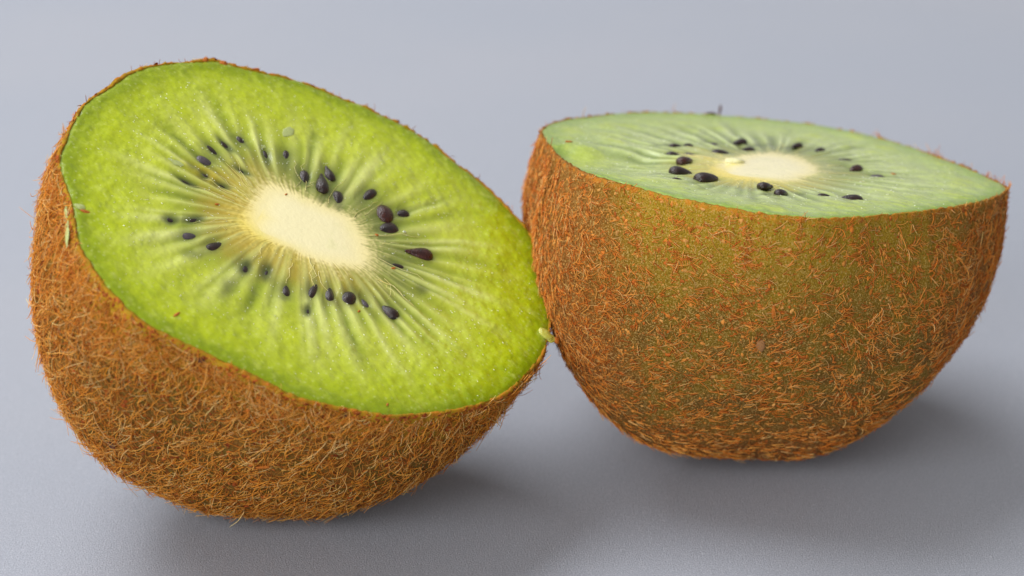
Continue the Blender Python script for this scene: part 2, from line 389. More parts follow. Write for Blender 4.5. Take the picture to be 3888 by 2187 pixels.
def compute_face(H, key, x, y, s, t, R, spots):
    """per-vertex tint, granularity and height of the cut face"""
    rng = np.random.default_rng(11 if key == 'L' else 12)
    mmx, mmy = x*1000, y*1000
    rad = np.hypot(x-R['cc'][0], y-R['cc'][1])*1000
    so = np.clip(s, 0, 1)
    wig = .035*vnoise(so*2.2, t*2.2, seed=5)+.008*vnoise(so*9, t*7, seed=6)
    tw = t+wig*so
    nray = 52
    ti = (np.arange(nray)+rng.uniform(-.36, .36, nray))/nray*2*math.pi-math.pi
    amp = rng.uniform(.3, 1., nray); wid = rng.uniform(.26, .56, nray); end = rng.uniform(.62, .98, nray)
    ray = np.zeros_like(s)
    for i in range(nray):
        d = np.abs((tw-ti[i]+math.pi) % (2*math.pi)-math.pi)*np.maximum(rad, 4.)
        w = wid[i]*(.55+1.7*so)
        prof = sstep(-.10, .10, s)*(.55+.45*sstep(.05, .35, s))*(1-sstep(end[i]*.45, end[i], s))
        ray = np.maximum(ray, amp[i]*np.exp(-(d/w)**2)*prof)
    nl = nray; loc = np.zeros_like(s)
    tm = (ti+np.roll(ti, -1))/2; tm[-1] = (ti[-1]+ti[0]+2*math.pi)/2
    la = rng.uniform(.25, 1., nl); le = rng.uniform(.45, .86, nl)
    for i in range(nl):
        d = np.abs((tw-tm[i]+math.pi) % (2*math.pi)-math.pi)*np.maximum(rad, 4.)
        prof = sstep(-.02, .06, s)*(1-sstep(le[i]*.62, le[i], s))
        loc = np.maximum(loc, la[i]*np.exp(-(d/(.40+.75*so))**2)*prof)
    fine = np.zeros_like(s)
    nf = 120; tf = rng.uniform(-math.pi, math.pi, nf); fa = rng.uniform(.1, 1, nf)**1.5; fe = rng.uniform(.06, .36, nf)
    for i in range(nf):
        d = np.abs((tw-tf[i]+math.pi) % (2*math.pi)-math.pi)*np.maximum(rad, 3.)
        fine = np.maximum(fine, fa[i]*np.exp(-(d/.16)**2)*sstep(-.2, .0, s)*(1-sstep(fe[i]*.3, fe[i], s)))
    n1 = fbm(mmx*.35, mmy*.35, seed=21); n2 = fbm(mmx*1.3, mmy*1.3, seed=22)
    streak = fbm(tw*46, so*5, seed=23)
    L3 = lambda f, a, b: a*(1-f[:, None])+b*f[:, None]
    one = np.ones((len(s), 1))
    if key == 'L':
        mid, out, edge = lin(190, 201, 58), lin(168, 184, 18), lin(128, 148, 4)
        inner, yel = lin(124, 134, 44), lin(198, 164, 56)
        rayc, locc, corec, corey = lin(216, 222, 132), lin(112, 130, 24), lin(250, 240, 190), lin(248, 226, 116)
    else:
        mid, out, edge = lin(178, 192, 124), lin(164, 184, 106), lin(132, 160, 66)  # flesh green made paler: a veil of glare is mixed into these colours
        inner, yel = lin(140, 152, 84), lin(206, 188, 84)
        rayc, locc, corec, corey = lin(200, 212, 152), lin(106, 124, 66), lin(252, 242, 196), lin(248, 226, 112)
    c = one*mid
    c = L3(sstep(.45, .92, s+.10*n1), c, one*out)
    c = L3(.4*sstep(-.1, .5, n1)*sstep(.3, .5, s), c, one*lin(186, 199, 24))
    c = L3(1-sstep(.10, .48, s+.05*n2), c, one*inner)
    rim_m = sstep(.84, .985, s+.05*n2)
    c = L3(rim_m*.9, c, one*edge)
    c = L3(np.clip(loc*(.75+.3*n2), 0, .9), c, one*locc)
    yd = (x-R['cc'][0])*R['ydir'][0]+(y-R['cc'][1])*R['ydir'][1]
    gmask = (1-sstep(.10, .34, s+.05*n2))*sstep(.003, -.006, yd)
    c = L3(np.clip(gmask*.6, 0, 1), c, one*lin(132, 140, 66))
    ymask = (1-sstep(.06, .36, s+.05*n2))*sstep(-.006, .004, yd)
    c = L3(np.clip(ymask*.7, 0, 1), c, one*yel)
    c = L3(np.clip(ray*(.95+.35*streak), 0, .95), c, one*rayc)
    c = L3(np.clip(fine*.55, 0, .7), c, one*lin(214, 210, 130))
    fuzz = .06*vnoise(mmx*3.6, mmy*3.6, seed=31)+.08*streak
    cm = 1-sstep(-.20, .10, s+fuzz)
    cy = one*corec
    cy = L3(np.clip(sstep(-.55, .05, s)*.45+ .75*sstep(.002, .008, yd), 0, 1), cy, one*corey)
    c = L3(cm, c, cy)
    pit = np.zeros_like(s)
    for sp_ in spots:
        m = blob(x, y, *sp_['geo'])
        c = L3(np.clip(m*sp_['a'], 0, .95), c, one*sp_['col'])
        pit = np.maximum(pit, m*sp_.get('pit', 0))
    gran = sstep(.30, .72, s+.06*n1)*(.75+.25*n2)+.10*sstep(.0, .1, s)
    # relief in metres
    z = (ray*.00011-loc*.00015)*sstep(.02, .2, s) + fine*.00003
    z = z + .00007*n2*sstep(.2, .6, s) + .00018*n1*sstep(.1, .5, s)*(1-sstep(.85, 1, s))
    z = z - .00035*pit
    z = z - .00012*sstep(.96, 1.0, s)**2
    z = z + .00005*cm
    return c, np.clip(gran, 0, 1), z, cm

def build_half(key, label, name='kiwi_half'):
    H = HALVES[key]
    R = face_fields(H, key)
    nt = len(R['tg']); nr = len(R['s1']); nc = len(R['s0'])
    # world base of the thing
    ph = np.linspace(0, math.pi/2, 80); t = np.linspace(-math.pi, math.pi, 200, endpoint=False)
    Bw = H.world(H.body(ph[:, None], t[None, :]).reshape(-1, 3))
    base = Bw[Bw[:, 2].argmin()].copy(); base[2] = 0
    root = bpy.data.objects.new(name, None); col.objects.link(root)
    root.location = base.tolist(); root.empty_display_size = .01
    root['label'] = label; root['category'] = 'kiwi'; root['group'] = 'cut kiwi halves'
    loc = lambda P: H.world(P)-base
    inv = Matrix.Translation((-base).tolist())
    FM = inv @ H.mm()                                         # face frame in the root's frame
    rngs = np.random.default_rng(77 if key == 'L' else 78)

    # ---- soft spots in the flesh: pockets round the seeds, seeds below the surface
    spots = []
    dark = lin(66, 74, 40); dk2 = lin(92, 106, 44)
    def vec(px, py, dx, dy):
        a = H.img2face([px-dx, px+dx], [py-dy, py+dy]); return (a[1]-a[0])/2
    seeds = []
    if key == 'L':
        R['ydir'] = H.img2face([890], [960])[0]-R['cc']; R['ydir'] /= np.linalg.norm(R['ydir'])
        k = .552
        for (px, py, ln, wd, an, m, up) in SEED_L:
            X, Y = 600+k*px, 450+k*py
            a = vec(X, Y, k*ln/2*math.cos(an), k*ln/2*math.sin(an)); b = vec(X, Y, -k*wd/2*math.sin(an), k*wd/2*math.cos(an))
            cxy = H.img2face([X], [Y])[0]
            seeds.append((cxy, a, b, m, up))
            if up < 0: spots.append(dict(geo=(cxy[0], cxy[1], a*1.2, b*1.2, 3), a=.92, col=lin(52, 50, 36), pit=.1))
            spots.append(dict(geo=(cxy[0], cxy[1], a*1.5, b*1.9, 2.4), a=.68 if up < .6 else .5, col=dk2, pit=.7))
        for (px, py, ln, wd, an, al) in GHOST_L:
            X, Y = 600+k*px, 450+k*py
            a = vec(X, Y, k*ln/2*math.cos(an), k*ln/2*math.sin(an)); b = vec(X, Y, -k*wd/2*math.sin(an), k*wd/2*math.cos(an))
            cxy = H.img2face([X], [Y])[0]
            spots.append(dict(geo=(cxy[0], cxy[1], a, b, 2.6), a=min(al*1.15, .9), col=dark, pit=.1))
        # amber bruise by the upper left end of the core
        cxy = H.img2face([600+k*310], [450+k*360])[0]
        spots.insert(0, dict(geo=(cxy[0], cxy[1], vec(770, 650, k*120, k*55), vec(770, 650, -k*25, k*48), 2.4), a=.75, col=lin(176, 150, 18)))
    else:
        R['ydir'] = H.img2face([2680], [660])[0]-R['cc']; R['ydir'] /= np.linalg.norm(R['ydir'])
        for (X, Y, ln, hh, m) in SEED_R:
            nat = ln*.4141/2; kmm = FPX/np.linalg.norm(H.c)       # px per metre
            a = vec(X, Y, nat, 0); al = np.linalg.norm(a)
            tow = H.img2face([X, X], [Y+4, Y-4]); bdir = tow[0]-tow[1]; bdir /= np.linalg.norm(bdir)
            rad = H.img2face([X], [Y])[0]-R['cc']
            prot = max((hh*.4141-6)/kmm, .00022)*1.15
            cxy = H.img2face([X], [Y+max(hh*.4141*.32, 0)])[0]
            jit = rngs.uniform(-.5, .5)
            ca, sa = math.cos(jit), math.sin(jit); an = a/al
            a2 = np.array([an[0]*ca-an[1]*sa, an[0]*sa+an[1]*ca])*al*1.04
            b2 = np.array([-a2[1], a2[0]])/np.linalg.norm(a2)*al*.62
            seeds.append((cxy, a2, b2, m, ('prot', prot)))
            spots.append(dict(geo=(cxy[0], cxy[1], a2*1.5, b2*1.7, 2.4), a=.6, col=dk2, pit=.5))
        for (X, Y, ln, hh) in GHOST_R:
            a = vec(X, Y, ln*.4141/2, 0); b = vec(X, Y, 0, hh*.4141/2)
            cxy = H.img2face([X], [Y])[0]
            spots.append(dict(geo=(cxy[0], cxy[1], a, b*.8, 2.4), a=.62, col=lin(86, 98, 62), pit=.2))

    # ---- flesh: cut face plus the hidden side under the skin, one closed mesh
    s = np.repeat(np.r_[R['s0'], R['s1']], nt); tf = np.tile(R['tt'], nr+nc)
    f0 = (R['s0']+1.0)
    core_part = R['cc'] + f0[:, None, None]*(R['core']-R['cc'])[None]
    outer = R['core'][None]*(1-R['s1'][:, None, None]) + R['rim'][None]*R['s1'][:, None, None]
    XY = np.concatenate([core_part, outer]).reshape(-1, 2)
    c, gran, z, cm = compute_face(H, key, XY[:, 0], XY[:, 1], s, tf, R, spots)
    if key == 'R':
        # the knife left a step on the left: the front strip lies lower, its bank faces the viewer
        e0 = H.img2face([2090], [540])[0]; e1 = H.img2face([2560], [565])[0]
        ed = (e1-e0)/np.linalg.norm(e1-e0); en = np.array([-ed[1], ed[0]])
        fr = H.img2face([2300], [640])[0]
        if (fr-e0)@en < 0: en = -en
        dn = (XY-e0)@en + .0005*vnoise((XY@ed)*400, XY@en*200, seed=4); al = (XY-e0)@ed
        along = sstep(-.004, .001, al)*(1-sstep(np.linalg.norm(e1-e0)*.6, np.linalg.norm(e1-e0)*1.05, al))
        z = z - .0011*sstep(0, .0045, dn)*along*(1-sstep(.006, .016, dn))
        zstep = lambda p: 0
    P0 = np.c_[XY, z]
    nfr = nr+nc
    phs = np.r_[.012, np.linspace(.05, 1.5, 26)]
    under = H.body(phs[:, None], R['tg'][None, :], grow=-.0009)
    under[..., 2] = under[..., 2]*.965-.0006
    VV = np.concatenate([P0, under.reshape(-1, 3)]); nrow = nfr+len(phs)
    quads = grid_quads(nrow, nt)
    pole = np.array([[0, 0, under[-1, :, 2].mean()-.0003]]); pole[0, :2] = under[-1, :, :2].mean(0)
    VV = np.r_[VV, pole]; last = (nrow-1)*nt; j = np.arange(nt)
    tris = np.stack([last+j, last+(j+1) % nt, np.full(nt, len(VV)-1)], -1)
    nun = len(VV)-len(P0)
    tint = np.r_[c, np.repeat(lin(150, 180, 30)[None], nun, 0)]
    flesh = make_obj('flesh', loc(VV), [quads, tris], M_FLESH, root, attrs={'tint': tint, 'gran': np.r_[gran, np.full(nun, .5)], 'clear': np.r_[sstep(.02, .25, s), np.ones(nun)]})

    # ---- core: a closed lens that swells through the flesh
    ncc = 60; sc_ = np.linspace(-.98, .02, ncc)
    cxy = (R['cc'] + (sc_[:, None, None]+1)*(R['core']-R['cc'])[None]).reshape(-1, 2)
    ss = np.repeat(sc_, nt); tc = np.tile(R['tt'], ncc)
    c2, g2, z2, cm2 = compute_face(H, key, cxy[:, 0], cxy[:, 1], ss, tc, R, spots)
    lift = .00009*(1-sstep(-.75, -.02, ss))-.00003
    top = np.c_[cxy, z2+lift]
    botr = np.concatenate([np.c_[(R['cc']+f*(R['core']-R['cc'])), np.full(nt, dz)] for f, dz in ((.9, -.0012), (.5, -.002), (.02, -.0022))])
    Vc = np.r_[top[::-1].reshape(ncc, nt, 3)[:, ::-1].reshape(-1, 3)[::-1], botr]
    qc = grid_quads(ncc+3, nt)
    n0 = len(Vc); Vc = np.r_[Vc, [np.r_[R['cc'], top[:nt, 2].mean()]], [np.r_[R['cc'], -.0022]]]
    capt = np.stack([(j+1) % nt, j, np.full(nt, n0)], -1)
    lb = (ncc+2)*nt; capb = np.stack([lb+j, lb+(j+1) % nt, np.full(nt, n0+1)], -1)
    cc3 = np.r_[c2, np.repeat(lin(236, 230, 180)[None], 3*nt+2, 0)]
    make_obj('core', loc(Vc), [qc, capt, capb], M_FLESH, flesh, attrs={'tint': cc3, 'gran': np.r_[g2, np.zeros(3*nt+2)], 'clear': np.zeros(len(Vc))})

    # ---- skin
    nts = 520; ts = np.linspace(-math.pi, math.pi, nts, endpoint=False)
    phr = np.r_[np.linspace(0.0, .12, 10), np.linspace(.135, math.pi/2-.02, 150)]
    O = H.body(phr[:, None], ts[None, :], grow=(.00028+.00016*vnoise(ts*7, ts*0, seed=8)+.00008*vnoise(ts*40, ts*0, seed=13))[None, :]*(1-.6*sstep(0, .5, phr))[:, None])
    # fine lumps
    pm = O*1000
    nrm = np.cross(np.gradient(O, axis=1), np.gradient(O, axis=0)); nrm /= np.maximum(np.linalg.norm(nrm, axis=-1, keepdims=True), 1e-12)
    cen = np.array([0, 0, -H.R*.5]); flip = np.sign(((O-cen)*nrm).sum(-1).mean()); nrm *= flip
    lump = .00016*fbm(pm[..., 0]*.28, pm[..., 1]*.28, pm[..., 2]*.28, seed=51)+.00005*fbm(pm[..., 0]*1.3, pm[..., 1]*1.3, pm[..., 2]*1.3, seed=52)
    O = O + nrm*lump[..., None]*sstep(0, .2, phr)[:, None, None]
    lipn = vnoise(ts*60, ts*0+.5, seed=9)*.00016+vnoise(ts*160, ts*0+.5, seed=10)*.00008
    O[0, :, 2] += lipn*1.5-.00012; O[1, :, 2] -= .0001
    rf = H.rim_f(ts)
    rl = rf-.00006+.00006*vnoise(ts*55, ts*0, seed=14)
    lip1 = np.stack([rl*np.cos(ts), rl*np.sin(ts), lipn*.7-.00006], -1)
    lip2 = np.stack([(rf-.00026)*np.cos(ts), (rf-.00026)*np.sin(ts), np.full(nts, -.0014)], -1)
    rows = np.concatenate([lip2[None], lip1[None], O]); nrw = len(rows)
    VS = rows.reshape(-1, 3); pol = O[-1].mean(0); pol[2] -= .0001; VS = np.r_[VS, [pol]]
    l = (nrw-1)*nts; j = np.arange(nts)
    rimd = np.concatenate([np.zeros(2*nts), np.linalg.norm(O-O[:1], axis=-1).ravel(), [.04]])
    W = H.world(VS)
    bx = (W[:, 0]-H.o[0])/H.R
    if key == 'R':
        nb = .25*fbm(W[:, 0]*120, W[:, 1]*120, W[:, 2]*120, seed=61)
        brown = np.clip(np.maximum(sstep(-.45, -.85, bx+nb*.6), np.maximum(sstep(.50, .90, bx+nb), sstep(.016, .002, W[:, 2]+nb*.008))), 0, 1)
    else:
        brown = np.zeros(len(W))
    skin = make_obj('skin', W-base, [grid_quads(nrw, nts), np.stack([l+j, l+(j+1) % nts, np.full(nts, len(VS)-1)], -1)], M_SKIN[key], root,
                    attrs={'rim_distance': rimd, 'brown': brown})

    # ---- fuzz
    def scatter(n, dens, rng):
        A = O[:-1, :]; e1 = np.linalg.norm(np.roll(O, -1, 1)[:-1]-A, axis=-1); e2 = np.linalg.norm(O[1:]-A, axis=-1)
        area = (e1*e2)
        cw = H.world(A.reshape(-1, 3)); w = area.ravel()*dens(cw, np.repeat(phr[:-1], nts))
        pick = rng.choice(len(w), n, p=w/w.sum()); i, jj = pick//nts, pick % nts
        a, b = rng.random(n), rng.random(n); j2 = (jj+1) % nts
        f = lambda Q: (Q[i, jj]*((1-a)*(1-b))[:, None]+Q[i, j2]*(a*(1-b))[:, None]+Q[i+1, jj]*((1-a)*b)[:, None]+Q[i+1, j2]*(a*b)[:, None])
        p = f(O); nn = f(nrm); nn /= np.linalg.norm(nn, axis=1, keepdims=True)
        tp = O[i+1, jj]-O[i, jj]; tp -= nn*(tp*nn).sum(1, keepdims=True); tp /= np.linalg.norm(tp, axis=1, keepdims=True)
        return p, nn, tp, np.cross(nn, tp)
    def hairs(n, dens, length, radius, segs, alpha, alift, seed, palette, curl=1.0, nm='hair', tuft=1):
        rng = np.random.default_rng(seed)
        p, nn, tp, tt_ = scatter(n//tuft, dens, rng)
        pmm = p*1000
        al = alpha(pmm, H.world(p), rng)
        if tuft > 1:
            p, nn, tp, tt_ = (np.repeat(q, tuft, 0) for q in (p, nn, tp, tt_)); n = len(p)
            p = p + .00009*(rng.normal(0, 1, (n, 1))*tp+rng.normal(0, 1, (n, 1))*tt_)
            al = np.repeat(al, tuft)+rng.normal(0, .32, n)
        ln = length(rng, n, H.world(p)); el = alift(rng, n)
        pts = [p-nn*.00008]; cur = p.copy()
        bend = rng.normal(0, .35*curl, n); bend2 = rng.normal(0, .30*curl, n); lift = el
        for k in range(segs):
            al = al+bend+rng.normal(0, .22*curl, n); lift = lift*.74+bend2*.28-.01
            d = np.cos(lift)[:, None]*(np.cos(al)[:, None]*tp+np.sin(al)[:, None]*tt_)+np.sin(lift)[:, None]*nn
            cur = cur+d*(ln/segs)[:, None]
            pts.append(cur.copy())
        pts = np.stack(pts, 1)                                     # n, segs+1, 3
        # keep the fuzz outside the body: push towards its normal as the surface curves away (never inside)
        Wp = H.world(pts.reshape(-1, 3)).reshape(n, segs+1, 3)
        Wp[..., 2] = np.where(Wp[..., 2] < .00012, .00012+.0002*rng.random((n, segs+1)), Wp[..., 2])
        tang = np.gradient(Wp, axis=1); tang /= np.maximum(np.linalg.norm(tang, axis=-1, keepdims=True), 1e-9)
        ref = np.broadcast_to((nn@H.R3.T)[:, None], tang.shape)
        b1 = np.cross(tang, ref); b1 /= np.maximum(np.linalg.norm(b1, axis=-1, keepdims=True), 1e-9); b2 = np.cross(tang, b1)
        rr = radius*rng.uniform(.7, 1.35, n)[:, None]*np.linspace(1.1, .38, segs+1)[None]**.8
        ring = [Wp+rr[..., None]*(math.cos(q)*b1+math.sin(q)*b2) for q in (0, 2*math.pi/3, 4*math.pi/3)]
        Vh = np.stack(ring, 2).reshape(-1, 3)-base                 # n, segs+1, 3
        st = (np.arange(n)*(segs+1)*3)[:, None, None]; kk = (np.arange(segs)*3)[None, :, None]; mm_ = np.arange(3)[None, None, :]
        m2 = (mm_+1) % 3
        F = np.stack([st+kk+mm_, st+kk+m2, st+kk+3+m2, st+kk+3+mm_], -1).reshape(-1, 4)
        tip = np.stack([st[:, 0, 0]+segs*3, st[:, 0, 0]+segs*3+1, st[:, 0, 0]+segs*3+2], -1)
        pal = np.array([lin(*q[:3]) for q in palette]); pw = np.array([q[3] for q in palette], float)
        ci = rng.choice(len(pal), n, p=pw/pw.sum())
        cb = pal[ci]*rng.uniform(.75, 1.2, n)[:, None]
        along = np.linspace(.82, 1.14, segs+1)
        ct = np.repeat((cb[:, None]*along[None, :, None])[:, :, None], 3, 2).reshape(-1, 3)
        o = make_obj(nm, Vh, [F, tip], M_HAIR, skin, attrs={'tint': np.clip(ct, 0, 1)})
        o['kind'] = 'stuff'
        return o
    front = lambda w: sstep(.010, -.012, w[:, 1]-H.o[1])
    if key == 'L':
        dens = lambda w, ph: (.45+.55*front(w))*np.clip(1.0+.5*fbm(w[:, 0]*220, w[:, 1]*220, w[:, 2]*220, seed=71), .25, 2)*sstep(-.02, .01, ph)*(1+1.6*sstep(.22, .0, ph))*(.62+.38*sstep(.012, -.012, w[:, 0]-H.o[0]))
        alpha = lambda p, w, rng: .48*fbm(p[:, 0]*.09, p[:, 1]*.09, p[:, 2]*.09, seed=72, oct=2)*2+.5*sstep(-.01, .02, w[:, 0]-H.o[0])+rng.normal(0, .26, len(p))
        hairs(23000, dens, lambda r, n, w: r.gamma(5, .00026, n)+.0004, .000042, 6, alpha, lambda r, n: r.uniform(.10, .50, n), 101,
              [(246, 184, 92, 5), (238, 160, 62, 5), (206, 120, 38, 3), (252, 210, 138, 2.2), (240, 162, 52, 3)], .62, 'hair', 2)
        hairs(9000, lambda w, ph: (.5+.5*front(w)), lambda r, n, w: r.uniform(.0003, .0010, n), .000040, 3, lambda p, w, r: r.uniform(-3.1, 3.1, len(p)), lambda r, n: r.uniform(.3, 1.0, n), 102,
              [(174, 92, 30, 5), (200, 122, 46, 4), (214, 152, 74, 1), (126, 66, 22, 2)], .8, 'down')
    else:
        def dens(w, ph):
            bx = (w[:, 0]-H.o[0])/H.R
            flank = np.maximum(sstep(-.62, -.95, bx), sstep(.55, .92, bx))
            back = 1-front(w)
            return (1.0+1.3*flank)*(1-.35*back)*np.clip(1+.7*fbm(w[:, 0]*260, w[:, 1]*260, w[:, 2]*260, seed=81), .15, 2.2)*sstep(-.02, .05, ph)
        def alpha(p, w, rng):
            bx = (w[:, 0]-H.o[0])/H.R
            return 1.7*fbm(p[:, 0]*.13, p[:, 1]*.13, p[:, 2]*.13, seed=82, oct=2)+math.pi*.5+sstep(.6, .9, bx)*1.1+rng.normal(0, .40, len(p))
        hairs(24000, dens, lambda r, n, w: r.gamma(5, .00016, n)+.00035, .000046, 6, alpha, lambda r, n: r.uniform(.08, .55, n), 111,
              [(244, 174, 84, 5), (236, 148, 58, 5), (248, 200, 128, 1.6), (208, 112, 40, 3)], .38, 'hair', 3)
        hairs(7000, lambda w, ph: .35+1.3*np.maximum(sstep(-.55, -.9, (w[:, 0]-H.o[0])/H.R), sstep(.5, .9, (w[:, 0]-H.o[0])/H.R))+.5*sstep(.012, .002, w[:, 2]),
              lambda r, n, w: r.uniform(.0003, .0009, n), .000036, 3, lambda p, w, r: r.uniform(-3.1, 3.1, len(p)), lambda r, n: r.uniform(.1, .8, n), 112,
              [(206, 118, 44, 5), (226, 150, 66, 4), (230, 180, 106, 3), (166, 92, 40, 1)], .8, 'down')
    # ---- little corky warts the hairs grow from
    def warts(n, dens, r0, r1, seed, pal):
        rng = np.random.default_rng(seed)
        p, nn, tp, tt_ = scatter(n, dens, rng)
        ico = []
        for la, cnt in ((0.0, 7), (.75, 6)):
            for q in range(cnt):
                a = 2*math.pi*q/cnt+la; ico.append((math.cos(la)*math.cos(a), math.cos(la)*math.sin(a), math.sin(la)))
        ico.append((0, 0, 1.)); ico = np.array(ico)
        F = [(q, (q+1) % 7, 7+q % 6) for q in range(7)]+[(7+q, 7+(q+1) % 6, 13) for q in range(6)]+[((q+1) % 7, 7+(q+1) % 6, 7+q % 6) for q in range(6)]
        F = np.array(F)
        r = rng.uniform(r0, r1, n)*rng.choice([1, 1, 1, 1.5], n); el = rng.uniform(.8, 1.5, n)
        sc3 = np.stack([r*el, r/el**.5, r*rng.uniform(.2, .55, n)], -1)
        pt = ico[None]*(1+rng.normal(0, .30, (n, 14, 1)))*sc3[:, None]
        a = rng.uniform(0, 6.28, n); ta = np.cos(a)[:, None]*tp+np.sin(a)[:, None]*tt_; tb = np.cross(nn, ta)
        Pw = p[:, None]+pt[..., :1]*ta[:, None]+pt[..., 1:2]*tb[:, None]+(pt[..., 2:]-.00002)*nn[:, None]
        Wp = H.world(Pw.reshape(-1, 3)); Wp[:, 2] = np.maximum(Wp[:, 2], .00002)
        FF = (F[None]+(np.arange(n)*14)[:, None, None]).reshape(-1, 3)
        pl = np.array([lin(*q) for q in pal]); cb = pl[rng.integers(0, len(pl), n)]*rng.uniform(.7, 1.2, n)[:, None]
        o = make_obj('wart', Wp-base, FF, M_HAIR, skin, attrs={'tint': np.clip(np.repeat(cb, 14, 0), 0, 1)}); o['kind'] = 'stuff'
    if key == 'R':
        warts(9500, lambda w, ph: np.clip(1+.6*fbm(w[:, 0]*200, w[:, 1]*200, w[:, 2]*200, seed=91), .2, 2), .00008, .00018, 121, [(216, 128, 46), (224, 148, 64), (196, 104, 36), (222, 162, 86)])
    else:
        warts(6500, lambda w, ph: (.4+.6*front(w))*(1+2.5*sstep(.2, 0, ph)), .00008, .00020, 122, [(176, 86, 32), (204, 116, 50), (150, 66, 26)])

    # ---- seeds
    def seed_mesh(kind):
        nz, na = 14, 14; V_, n = [], 0
        u = np.linspace(0, 1, nz)
        for k, uu in enumerate(u):
            xx = -math.cos(math.pi*uu)
            if kind == 'drop': r = math.sin(math.pi*uu)**.9*(1-.36*xx)*.92 if 0 < uu < 1 else 0.0
            elif kind == 'tip':
                r = math.sin(math.pi*uu)*(1-.75*xx)*.72 if uu < .72 else max(.02, .30*(1-(uu-.72)/.28))
                r = 0.0 if uu in (0, 1) else r
            else: r = math.sin(math.pi*uu)**.8
            for a in range(na):
                q = 2*math.pi*a/na; V_.append((xx, r*math.cos(q), r*math.sin(q)))
        return np.array(V_), grid_quads(nz, na)
    for (cxy, a, b, m, up) in seeds:
        la, lb_ = np.linalg.norm(a), np.linalg.norm(b)
        kind = 'drop'
        if not isinstance(up, tuple) and up >= .8: kind = 'tip'
        elif lb_ > .8*la: kind = 'round'
        ax = a/la
        if kind == 'tip':
            pass
        elif (cxy-R['cc'])@ax > 0: ax = -ax                       # pointed end towards the core
        if kind == 'tip' and key == 'L' and cxy[0] < R['cc'][0]+.012 and m == 0:
            ax = -ax
        Vs, Fs = seed_mesh(kind)
        thick = min(lb_*.92, .00075)
        # height of the face under the seed
        di = ((XY-cxy)**2).sum(1).argmin(); zf = z[di]
        if isinstance(up, tuple): zc = zf+up[1]-thick
        elif up >= 0: zc = zf+thick*(-.82+.98*up)+.00003
        else: zc = zf-thick*1.0+thick*(.30+up)
        Mx = Matrix(((ax[0], -ax[1], 0, cxy[0]), (ax[1], ax[0], 0, cxy[1]), (0, 0, 1, zc), (0, 0, 0, 1)))
        Mx = FM @ Mx @ Matrix.Rotation(float(rngs.uniform(-.12, .12)), 4, 'Y') @ Matrix.Diagonal((la*1.13, lb_*1.1, thick, 1))
        make_obj('seed', Vs, Fs, M_SEED[m], flesh, matrix=Mx)

    # ---- threads that tied the seeds to the core, and the pale crystal flecks
    def ribbon_tubes(nm, lines, rad, mat):
        VA, FA, off = [], [], 0
        for ln in lines:
            ln = np.asarray(ln); n = len(ln); tg_ = np.gradient(ln, axis=0); tg_ /= np.linalg.norm(tg_, axis=1, keepdims=True)
            b1 = np.cross(tg_, [0, 0, 1.]); b1 /= np.linalg.norm(b1, axis=1, keepdims=True); b2 = np.cross(tg_, b1)
            r = rad*np.linspace(1.1, .5, n)[:, None]
            VA.append(np.stack([ln+r*(math.cos(q)*b1+math.sin(q)*b2) for q in (0, 2.1, 4.2)], 1).reshape(-1, 3))
            FA.append(grid_quads(n, 3, off)); off += n*3
        o = make_obj(nm, loc(np.concatenate(VA)), np.concatenate(FA), mat, flesh); o['kind'] = 'stuff'
    def surf_z(p):
        d = ((XY[::7]-p)**2).sum(1).argmin()*7
        return z[d]
    lines = []
    for q in range(26 if key == 'L' else 16):
        jx = rngs.integers(0, nt); s0, s1 = rngs.uniform(-.02, .08), rngs.uniform(.14, .34)
        ks = np.linspace(s0, s1, 7); jj = (jx+np.cumsum(rngs.normal(0, 5, 7)).astype(int)) % nt
        pp = R['core'][jj]*(1-ks)[:, None]+R['rim'][jj]*ks[:, None]
        zz = np.array([surf_z(p) for p in pp])+.00003+.00008*np.sin(np.linspace(0, 3.1, 7))
        lines.append(np.c_[pp, zz])
    ribbon_tubes('thread', lines, .000030, M_THREAD)
    nfk = 950 if key == 'L' else 420
    jx = rngs.integers(0, nt, nfk); ks = np.clip(rngs.beta(2.2, 2.6, nfk), .05, .97)
    pp = R['core'][jx]*(1-ks)[:, None]+R['rim'][jx]*ks[:, None]
    dr = R['rim'][jx]-R['core'][jx]; dr /= np.linalg.norm(dr, axis=1, keepdims=True)
    rot = rngs.normal(0, .35, nfk); dr = np.c_[dr[:, 0]*np.cos(rot)-dr[:, 1]*np.sin(rot), dr[:, 0]*np.sin(rot)+dr[:, 1]*np.cos(rot)]
    pr = np.c_[-dr[:, 1], dr[:, 0]]; hl = rngs.uniform(.00005, .00017, nfk)[:, None]; hw = rngs.uniform(.000018, .000036, nfk)[:, None]
    zz = np.array([surf_z(p) for p in pp])+.00001
    o5 = np.stack([np.c_[pp-dr*hl, zz], np.c_[pp+pr*hw, zz], np.c_[pp+dr*hl, zz], np.c_[pp-pr*hw, zz], np.c_[pp, zz+.00004], np.c_[pp, zz-.00004]], 1).reshape(-1, 3)
    fk = np.array([(0, 1, 4), (1, 2, 4), (2, 3, 4), (3, 0, 4), (1, 0, 5), (2, 1, 5), (3, 2, 5), (0, 3, 5)])
    fo = make_obj('crystal_fleck', loc(o5), (fk[None]+(np.arange(nfk)*6)[:, None, None]).reshape(-1, 3), M_FLECK, flesh, smooth=False); fo['kind'] = 'stuff'
    return dict(root=root, H=H, FM=FM, base=base, flesh=flesh, skin=skin, R=R, surf_z=surf_z, loc=loc, nrm=nrm, O=O, phr=phr, ts=ts)

